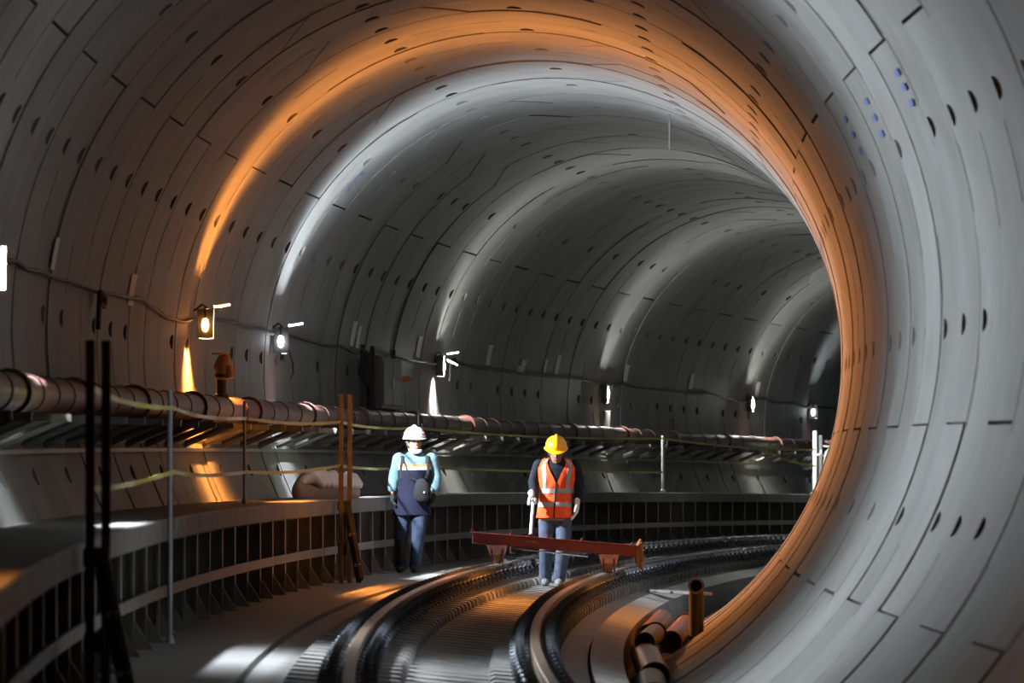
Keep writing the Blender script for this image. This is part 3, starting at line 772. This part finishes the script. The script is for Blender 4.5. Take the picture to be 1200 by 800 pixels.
def torso(mb, secs, off=0.0, z0=None, z1=None, n=24):
    zs = [s[0] for s in secs]; lo = zs[0] if z0 is None else z0; hi = zs[-1] if z1 is None else z1
    L = [lerp(lo, hi, i / 16) for i in range(17)]; vs = []
    for z in L:
        for k in range(n): vs.append(surf(secs, z, 2 * PI * k / n, off))
    fs = [(i * n + k, i * n + (k + 1) % n, (i + 1) * n + (k + 1) % n, (i + 1) * n + k) for i in range(16) for k in range(n)]
    fs += [tuple(range(n - 1, -1, -1)), tuple(16 * n + k for k in range(n))]
    mb.add(vs, fs)
HEAD = [(0, .030, .030, -.050), (.015, .046, .048, -.036), (.045, .058, .072, -.016), (.085, .066, .088, -.002), (.125, .071, .094, .003), (.165, .070, .092, .006), (.195, .056, .074, .008), (.215, .026, .036, .008)]
def head(mb, Mx):
    n = 20; vs = []
    for z, rx, ry, cy in HEAD:
        for k in range(n):
            a = 2 * PI * k / n; vs.append(Mx @ Vector((rx * math.sin(a), cy - ry * math.cos(a), z)))
    m = len(HEAD); fs = [(i * n + k, i * n + (k + 1) % n, (i + 1) * n + (k + 1) % n, (i + 1) * n + k) for i in range(m - 1) for k in range(n)]
    fs += [tuple(range(n - 1, -1, -1)), tuple((m - 1) * n + k for k in range(n))]
    mb.add(vs, fs)
    tb = lambda p, r, nn=8, side=(1, 0, 0): mb.tube([Mx @ Vector(x) for x in p], r, nn, dome=True, side=side)
    tb([(0, -.088, .125), (0, -.104, .098), (0, -.108, .082)], [.009, .012, .014])            # nose
    tb([(-.013, -.095, .077), (.013, -.095, .077)], .009)
    tb([(-.045, -.074, .132), (0, -.092, .134), (.045, -.074, .132)], .008)                  # brow
    tb([(-.022, -.083, .047), (0, -.092, .049), (.022, -.083, .047)], .0075)                 # lips
    tb([(-.020, -.080, .038), (0, -.088, .037), (.020, -.080, .038)], .0075)
    tb([(0, -.074, .010), (0, -.076, .016)], .018)                                          # chin
    for sx in (-1, 1): tb([(sx * .070, .006, .075), (sx * .076, .010, .10), (sx * .072, .006, .125)], [(.008, .012), (.010, .020), (.008, .016)])
def face_bits(Mx, parent, body):
    for sx in (-1, 1):
        mb = MB(); c = Mx @ Vector((sx * .031, -.082, .112)); mb.lathe([(0.001, -.011), (.009, -.007), (.0125, 0), (.009, .007), (.001, .011)], 10, c=c); e = mb.build('eye', M['eyew'], parent, 60)
        mb = MB(); c2 = Mx @ Vector((sx * .031, -.0935, .112)); mb.lathe([(0.001, -.006), (.0055, -.003), (.0065, 0), (.0055, .003), (.001, .006)], 8, c=c2); mb.build('iris', M['hair'], e, 60)
    mb = MB(); mb.tube([Mx @ Vector(p) for p in [(-.024, -.092, .043), (0, -.0985, .0435), (.024, -.092, .043)]], .0035, 6, dome=True); mb.build('mouth', M['lip'], parent)
    for sx in (-1, 1):
        mb = MB(); mb.tube([Mx @ Vector(p) for p in [(sx * .016, -.0955, .135), (sx * .032, -.092, .139), (sx * .048, -.078, .134)]], .004, 6); mb.build('eyebrow', M['hair'], parent)
def helmet(Mx, parent, material, band=None, badge=None):
    mb = MB(); n = 24; dome = [(.0, .1125, .135), (.03, .112, .134), (.06, .105, .126), (.09, .088, .106), (.112, .060, .074), (.124, .028, .036), (.128, .004, .004)]
    vs = []
    for h, rx, ry in dome:
        for k in range(n):
            a = 2 * PI * k / n; vs.append(Mx @ Vector((rx * math.sin(a), .008 - ry * math.cos(a), .150 + h)))
    fs = [(i * n + k, i * n + (k + 1) % n, (i + 1) * n + (k + 1) % n, (i + 1) * n + k) for i in range(len(dome) - 1) for k in range(n)]
    # brim with a peak at the front, thick
    o = len(vs)
    for lay in (0, -.006):
        for k in range(n):
            a = 2 * PI * k / n; pk = max(0, math.cos(a)) ** 3 * .048
            vs.append(Mx @ Vector(((.128) * math.sin(a), .008 - (.150 + pk) * math.cos(a), .146 + lay - .016 * max(0, math.cos(a)) ** 2)))
    for k in range(n):
        k2 = (k + 1) % n
        fs += [(k2, k, o + k, o + k2), (o + k, o + n + k, o + n + k2, o + k2), (o + n + k, k, k2, o + n + k2)]
    mb.add(vs, fs)
    h = mb.build('helmet', material, parent, 50)
    mb = MB(); mb.tube([Mx @ Vector((0, .008 - .133 * math.cos(a), .160 + .125 * math.sin(a))) for a in [.25 + 2.6 * k / 10 for k in range(11)]], (.014, .008), 8, dome=True); mb.build('ridge', material, h)
    if band:
        mb = MB(); 
        for lay in (0,):
            pts = [Mx @ Vector((.1145 * math.sin(a), .008 - .137 * math.cos(a), .161)) for a in [2 * PI * k / 28 for k in range(28)]]
            mb.tube(pts, (.004, .012), 6, closed=True, side=(0, 0, 1)) if False else mb.tube(pts, .009, 6, closed=True, side=(0, 0, 1))
        mb.build('band', band, h)
    if badge:
        mb = MB(); c = Mx @ Vector((.075, -.098, .200)); mb.lathe([(.001, -.012), (.016, -.008), (.018, 0), (.016, .008), (.001, .012)], 10, c=c); mb.build('badge', badge, h, 60)
    mb = MB()
    for sx in (-1, 1): mb.tube([Mx @ Vector(p) for p in [(sx * .10, .0, .135), (sx * .082, -.01, .06), (sx * .05, -.035, .0), (0, -.05, -.016)]], .0045, 5)
    mb.build('chin_strap', M['cable'], h)
    mb = MB(); vs = []
    for z, rx, ry, cy in HEAD[3:]:
        for k in range(17):
            a = PI * .36 + PI * 1.28 * k / 16; vs.append(Mx @ Vector(((rx + .008) * math.sin(a), cy - (ry + .009) * math.cos(a), z + .004)))
    m = len(HEAD) - 3
    mb.add(vs, [(i * 17 + k, i * 17 + k + 1, (i + 1) * 17 + k + 1, (i + 1) * 17 + k) for i in range(m - 1) for k in range(16)])
    mb.build('hair', M['hair'], parent, 60)
def relaxed_hand(mb, w, d, front, inward, s=1.0):
    """palm and five separate fingers hanging from wrist w along d"""
    w = Vector(w); d = Vector(d).normalized(); f = Vector(front) - d * d.dot(Vector(front)); f.normalize(); i = Vector(inward) - d * d.dot(Vector(inward)); i -= f * f.dot(i); i.normalize()
    mb.tube([w - d * .02, w + d * .02, w + d * .06 * s, w + d * .095 * s], [(.028, .020), (.036, .019), (.043, .018), (.041, .014)], 12, side=f, dome=True)
    for k, (off, L) in enumerate(((.033, .066), (.011, .077), (-.011, .071), (-.031, .054))):
        b = w + d * .088 * s + f * off
        mb.tube([b, b + d * L * .45 + i * .006, b + d * L * .78 + i * .020, b + d * L * .98 + i * .036], [.0105, .0100, .0092, .0082], 8, dome=True)
    b = w + d * .03 + f * .034
    mb.tube([b, b + f * .022 + d * .026 + i * .006, b + f * .030 + d * .056 + i * .012], [.0125, .0115, .0095], 8, dome=True)
def grip_hand(mb, wrist, c, ax, out):
    """fist closed round a rod through c along ax; out = from the rod towards the back of the hand"""
    wrist, c, ax = Vector(wrist), Vector(c), Vector(ax).normalized()
    o = Vector(out) - ax * ax.dot(Vector(out)); o.normalize(); t = ax.cross(o)
    mb.tube([wrist, lerp(wrist, c + o * .04, .5), c + o * .036 + ax * .02, c + o * .036 - ax * .035], [(.026, .022), (.034, .022), (.038, .018), (.034, .016)], 12, side=t, dome=True)
    for k, (h, r) in enumerate(((.036, .0100), (.013, .0104), (-.010, .0100), (-.032, .0090))):
        pts = []
        for a in (0.1, .7, 1.3, 1.9, 2.5, 3.1):
            pts.append(c + ax * h + (o * math.cos(a) + t * math.sin(a)) * .031)
        mb.tube(pts, r, 8, dome=True)
    pts = [c + ax * .045 + (o * math.cos(a) - t * math.sin(a)) * .033 for a in (.3, 1.0, 1.7, 2.3)]
    mb.tube(pts, [.0125, .012, .011, .010], 8, dome=True)

# ---- man in the white helmet
P1S, P1Q, P1Z = 71.2, 1.60, -2.128
p1 = thing('person', 'man walking in a white helmet, light blue sleeves and navy apron with black bag', 'person')
put(p1, P1Q, P1Z, P1S, rz=.06, tilt=False)
HX = Matrix.Translation((-.005, -.02, 1.283)) @ Matrix.Rotation(.22, 4, 'Z') @ Matrix.Rotation(-.03, 4, 'X')
T1 = [(.62, -.03, 0, .175, .115), (.72, -.03, 0, .170, .112), (.85, -.02, 0, .150, .100), (.95, -.015, 0, .148, .100), (1.08, -.005, -.005, .168, .110), (1.18, 0, 0, .182, .105), (1.235, 0, .005, .165, .088), (1.265, 0, .005, .10, .066), (1.285, 0, .005, .062, .056)]
armL = [(-.175, .0, 1.215), (-.205, .012, 1.10), (-.228, .012, 1.02), (-.238, -.01, .93), (-.238, -.03, .86)]
armR = [(.175, .0, 1.215), (.205, .012, 1.10), (.222, .012, 1.02), (.218, -.005, .93), (.205, -.02, .86)]
legL = [(-.115, .0, .74), (-.135, -.01, .58), (-.145, -.03, .40), (-.150, .01, .22), (-.155, .03, .07)]
legR = [(.055, .0, .74), (.045, -.05, .58), (.035, -.11, .40), (.015, -.10, .22), (.0, -.10, .06)]
mb = MB(); torso(mb, T1, -.004)
mb.tube([(0, .005, 1.22), (0, -.002, 1.28), (-.003, -.012, 1.33)], [.058, .054, .055], 14, dome=True)
head(mb, HX)
for arm in (armL, armR): mb.tube(arm, [.050, .044, .040, .034, .026], 12, dome=True)
for leg in (legL, legR): mb.tube(leg, [.080, .072, .055, .052, .038], 14, dome=True)
for x, y, z in (legL[-1], legR[-1]): mb.tube([(x, y + .05, .045), (x, y - .05, .04), (x - .005, y - .15, .032)], [.035, .037, .026], 10, dome=True)
for arm in (armL, armR):
    relaxed_hand(mb, arm[-1], Vector(arm[-1]) - Vector(arm[-2]), (0, -1, 0), (1 if arm is armL else -1, 0, 0), .95)
body1 = remesh('body', mb, M['skin'], p1, .0075, 3)
face_bits(HX, p1, body1)
helmet(HX, p1, M['helmw'], M['helmb'], M['helmr'])
mb = MB()    # glasses
for sx in (-1, 1): mb.tube([HX @ Vector((sx * .033 + .021 * math.cos(a), -.102, .112 + .015 * math.sin(a))) for a in [2 * PI * k / 10 for k in range(10)]], .0025, 5, closed=True, side=(0, 1, 0))
for sx in (-1, 1): mb.tube([HX @ Vector((sx * .054, -.100, .114)), HX @ Vector((sx * .078, .0, .112))], .0025, 5)
mb.build('glasses', M['cable'], p1)
mb = MB(); vs = []   # face mask pulled under the chin
mb.tube([HX @ Vector(p) for p in [(-.066, -.02, .024), (-.054, -.065, .012), (-.03, -.095, .002), (0, -.105, .0), (.03, -.095, .002), (.054, -.065, .012), (.066, -.02, .024)]], [(.008, .012), (.010, .018), (.012, .022), (.013, .024), (.012, .022), (.010, .018), (.008, .012)], 10, side=(0, -1, 0), dome=True)
mk = mb.build('face_mask', M['mask'], p1)
mb = MB()    # shirt with sleeves and collar
torso(mb, T1, .008, z0=.86)
for arm in (armL, armR):
    A = [Vector(a) for a in arm]; mb.tube(A[:3] + [A[3], lerp(A[3], A[4], .55)], [.068, .060, .058, .054, .052], 14, dome=True)
for sx in (-1, 1): mb.tube([(sx * .02, -.085, 1.215), (sx * .055, -.055, 1.262), (sx * .062, .01, 1.285), (0, .062, 1.292)], [(.016, .008)] * 4, 8, dome=True)
remesh('shirt', mb, M['lblue'], p1, .011, 2)
wob = lambda z, a: .004 * math.sin(a * 7 + z * 20) * max(0, min(1, (1.0 - z) * 4))
mb = MB(); shell(mb, [(z, cx, cy, rx * (1.0 + max(0, .85 - z) * .35), ry * (1 + max(0, .85 - z) * .5)) for z, cx, cy, rx, ry in T1], .615, 1.095, -PI, PI, .019, .008, 16, 40, wob)
ap = mb.build('work_apron', M['navy'], p1, 60)
W3 = 1.12
mb = MB(); shell(mb, T1, 1.094, 1.128, -W3, W3, .021, .006, 2, 20); mb.build('white_stripe', M['wstripe'], ap)
mb = MB(); shell(mb, T1, 1.126, 1.158, -W3, W3, .021, .006, 2, 20); mb.build('orange_stripe', M['ostripe'], ap)
for sx in (-1, 1):
    mb = MB(); mb.tube([surf(T1, 1.00, sx * .80, .026), surf(T1, 1.10, sx * .82, .024), surf(T1, 1.19, sx * .70, .022), surf(T1, 1.235, sx * .75, .026), surf(T1, 1.25, sx * 1.6, .022), surf(T1, 1.2, sx * 2.5, .022), surf(T1, 1.0, sx * 2.5, .022)], (.020, .006), 8); mb.build('harness_strap', M['gloveb'], p1)
bagc = Vector((.075, -.175, .875))
mb = MB(); mb.tube([bagc + Vector((0, 0, -.095)), bagc + Vector((0, 0, -.03)), bagc + Vector((.0, 0, .05)), bagc + Vector((-.01, 0, .10))], [(.082, .040), (.092, .05), (.082, .045), (.055, .03)], 18, dome=True)
bg = remesh('shoulder_bag', mb, M['bag'], p1, .012, 3)
mb = MB(); mb.cbox(bagc + Vector((.025, -.055, -.02)), (.016, .006, .018), .003); mb.build('white_tag', M['wstripe'], bg, 0)
mb = MB(); mb.tube([bagc + Vector((-.05, .02, .10)), surf(T1, 1.02, -.25, .034), surf(T1, 1.14, -.48, .034), surf(T1, 1.235, -.85, .03), surf(T1, 1.25, -1.7, .026), surf(T1, 1.15, -2.6, .022), surf(T1, .95, 2.9, .022), surf(T1, .92, 1.8, .03), bagc + Vector((.08, .02, .05))], (.010, .005), 6); mb.build('bag_strap', M['bag'], bg)
mb = MB(); mb.tube([(-.03, 0, .80), (-.03, 0, .66)], [(.160, .108), (.150, .105)], 20, dome=True)
for leg in (legL, legR): mb.tube(leg, [.092, .084, .072, .068, .062], 16, dome=True)
remesh('jeans', mb, M['jeans'], p1, .012, 2)
mb = MB()
mb.tube([(legL[2][0], legL[2][1], .37), (legL[3][0], legL[3][1], .22), (legL[4][0], legL[4][1], .08), (legL[4][0], legL[4][1] - .01, .04)], [.078, .074, .058, .055], 14, dome=False)
x, y, z = legL[4]; mb.tube([(x, y + .05, .046), (x, y - .06, .045), (x - .01, y - .15, .035)], [.045, .047, .036], 12, dome=True); remesh('boot', mb, M['boot'], p1, .011, 2)
mb = MB(); x, y, z = legR[4]; mb.tube([(x, y, .14), (x, y - .01, .05)], [.056, .054], 12); mb.tube([(x, y + .05, .046), (x, y - .06, .045), (x - .01, y - .16, .035)], [.045, .047, .036], 12, dome=True); remesh('boot', mb, M['boot'], p1, .011, 2)
for arm in (armL, armR):
    A = Vector(arm[-1]); d = (A - Vector(arm[-2])).normalized(); mb = MB()
    mb.tube([A + d * .035, A + d * .07, A + d * .105], [(.044, .026), (.049, .025), (.046, .021)], 12, side=(0, -1, 0), dome=True)
    f = Vector((0, -1, 0)) - d * d.dot(Vector((0, -1, 0))); f.normalize(); i = Vector((1 if arm is armL else -1, 0, 0))
    for off, L in ((.033, .07), (.011, .082), (-.011, .076), (-.031, .06)):
        b = A + d * .084 + f * off; mb.tube([b, b + d * L * .45 + i * .006, b + d * L * .8 + i * .020, b + d * L * 1.02 + i * .036], [.0135, .013, .012, .011], 8, dome=True)
    b = A + d * .035 + f * .034; mb.tube([b, b + f * .022 + d * .026 + i * .006, b + f * .030 + d * .058 + i * .012], [.0155, .0145, .0125], 8, dome=True)
    remesh('work_glove', mb, M['gloveb'], p1, .0055, 1)

# ---- man in the yellow helmet, pushing the trolley
P2S, P2Q, P2Z = 70.55, .06, -2.265
p2 = thing('person', 'man in yellow helmet and orange reflective vest looking down, gloved hand on the trolley handle', 'person')
put(p2, P2Q, P2Z, P2S, rz=.05, tilt=False)
bpy.context.view_layer.update()
inv2 = p2.matrix_world.inverted(); trol = bpy.data.objects['track_trolley']
gripL = inv2 @ (trol.matrix_world @ grip); gax = (inv2.to_3x3() @ (trol.matrix_world.to_3x3() @ hd)).normalized()
HX = Matrix.Translation((.0, -.045, 1.318)) @ Matrix.Rotation(.04, 4, 'Z') @ Matrix.Rotation(.26, 4, 'X')
T2 = [(.70, -.02, -.01, .172, .135), (.80, -.02, -.005, .164, .124), (.92, -.01, 0, .150, .104), (1.02, 0, 0, .156, .106), (1.14, .005, -.005, .176, .114), (1.25, .008, 0, .188, .108), (1.31, .008, .005, .172, .092), (1.345, .006, .005, .115, .070), (1.37, .004, .005, .064, .058)]
armL = [(-.180, .005, 1.285), (-.222, .02, 1.17), (-.243, .01, 1.10), (-.235, -.06, 1.01), tuple(gripL + Vector((-.012, .035, .055)))]
armR = [(.190, .005, 1.285), (.226, .02, 1.17), (.245, .02, 1.09), (.240, -.01, .98), (.222, -.035, .885)]
legL = [(-.100, .0, .80), (-.105, -.01, .62), (-.105, -.03, .43), (-.11, .02, .24), (-.115, .05, .08)]
legR = [(.070, .0, .80), (.078, -.04, .62), (.078, -.10, .43), (.055, -.09, .24), (.03, -.09, .08)]
mb = MB(); torso(mb, T2, -.004)
mb.tube([(.004, .01, 1.31), (.002, -.008, 1.36), (0, -.03, 1.40)], [.062, .056, .057], 14, dome=True)
head(mb, HX)
for arm in (armL, armR): mb.tube(arm, [.052, .046, .041, .035, .027], 12, dome=True)
for leg in (legL, legR): mb.tube(leg, [.082, .074, .056, .053, .039], 14, dome=True)
for x, y, z in (legL[-1], legR[-1]): mb.tube([(x, y + .05, .045), (x, y - .05, .04), (x, y - .15, .032)], [.035, .037, .026], 10, dome=True)
relaxed_hand(mb, armR[-1], (-.12, -.05, -1), (0, -1, 0), (-1, 0, 0))
grip_hand(mb, armL[-1], gripL, gax, (-1, .3, .3))
body2 = remesh('body', mb, M['skindk'], p2, .0075, 3)
face_bits(HX, p2, body2)
helmet(HX, p2, M['helmy'])
mb = MB(); torso(mb, T2, .006, z0=.74)
for arm in (armL, armR):
    A = [Vector(a) for a in arm]; mb.tube(A[:4] + [lerp(A[3], A[4], .72)], [.064, .057, .053, .047, .042], 14, dome=True)
for sx in (-1, 1): mb.tube([(sx * .015, -.09, 1.30), (sx * .055, -.058, 1.348), (sx * .062, .01, 1.372), (0, .062, 1.38)], [(.016, .008)] * 4, 8, dome=True)
remesh('shirt', mb, M['dknavy'], p2, .011, 2)
def vcut(z):
    """half opening of the vest front: a zip below, a V above"""
    return .05 if z < 1.10 else .05 + (z - 1.10) / .25 * .62
wob = lambda z, a: .004 * math.sin(a * 6 + z * 17) + .003 * math.sin(a * 13 - z * 31)
mb = MB(); shell(mb, T2, .728, 1.352, lambda z: vcut(z), lambda z: 2 * PI - vcut(z), .020, .007, 22, 56, wob)
vest = mb.build('reflective_vest', M['orange'], p2, 60)
for za, zb in ((.845, .892), (.985, 1.032)):
    mb = MB(); shell(mb, T2, za, zb, vcut(za), 2 * PI - vcut(za), .0235, .005, 2, 56, wob); mb.build('reflective_band', M['silver'], vest)
for sx in (-1, 1):
    mb = MB(); w0 = lambda z: sx * (.70 + max(0, z - 1.2) * .4); 
    shell(mb, T2, 1.03, 1.338, (lambda z: w0(z) - .13), (lambda z: w0(z) + .13), .0235, .005, 10, 6, wob); mb.build('reflective_brace', M['silver'], vest)
mb = MB(); mb.tube([surf(T2, .735, 0, .018), surf(T2, .9, 0, .018), surf(T2, 1.10, 0, .018)], (.010, .006), 6); mb.build('zip', M['gloveb'], vest)
mb = MB(); mb.tube([(-.02, 0, .86), (-.02, 0, .72)], [(.152, .104), (.150, .105)], 20, dome=True)
for leg in (legL, legR): mb.tube(leg, [.084, .084, .074, .070, .066], 16, dome=True)
remesh('jeans', mb, M['jeans2'], p2, .012, 2)
for leg in (legL, legR):
    x, y, z = leg[-1]; mb = MB(); mb.tube([(x, y, .12), (x, y - .01, .05)], [.052, .05], 12); mb.tube([(x, y + .06, .046), (x, y - .06, .045), (x, y - .17, .034)], [.044, .048, .036], 12, dome=True)
    remesh('shoe', mb, M['shoe'], p2, .011, 2)
mb = MB(); A = Vector(armR[-1]); d = Vector((-.12, -.05, -1)).normalized(); f = Vector((0, -1, 0)); i = Vector((-1, 0, 0))
mb.tube([A - d * .035, A + d * .0, A + d * .06, A + d * .105], [(.040, .036), (.038, .030), (.052, .028), (.049, .022)], 12, side=(0, -1, 0), dome=True)
for off, L in ((.035, .075), (.012, .088), (-.012, .082), (-.034, .064)):
    b = A + d * .088 + f * off; mb.tube([b, b + d * L * .45 + i * .008, b + d * L * .8 + i * .024, b + d * L * 1.0 + i * .042], [.0145, .014, .013, .012], 8, dome=True)
b = A + d * .03 + f * .036; mb.tube([b, b + f * .024 + d * .028 + i * .006, b + f * .034 + d * .060 + i * .014], [.0165, .0155, .0135], 8, dome=True)
remesh('work_glove', mb, M['glovew'], p2, .0055, 1)
mb = MB(); ax = gax; c = gripL; o = Vector((-1, .3, .3)); o -= ax * ax.dot(o); o.normalize(); tt = ax.cross(o); wr = Vector(armL[-1])
mb.tube([wr + (wr - c).normalized() * .05, wr, lerp(wr, c + o * .04, .5), c + o * .038 + ax * .02, c + o * .038 - ax * .04], [(.040, .036), (.036, .030), (.042, .028), (.046, .024), (.042, .022)], 12, side=tt, dome=True)
for h, r in ((.038, .0135), (.013, .014), (-.012, .0135), (-.036, .0125)):
    mb.tube([c + ax * h + (o * math.cos(a) + tt * math.sin(a)) * .032 for a in (.1, .7, 1.3, 1.9, 2.5, 3.1)], r, 8, dome=True)
mb.tube([c + ax * .047 + (o * math.cos(a) - tt * math.sin(a)) * .034 for a in (.3, 1.0, 1.7, 2.3)], [.016, .0155, .0145, .013], 8, dome=True)
remesh('work_glove', mb, M['glovew'], p2, .0055, 1)
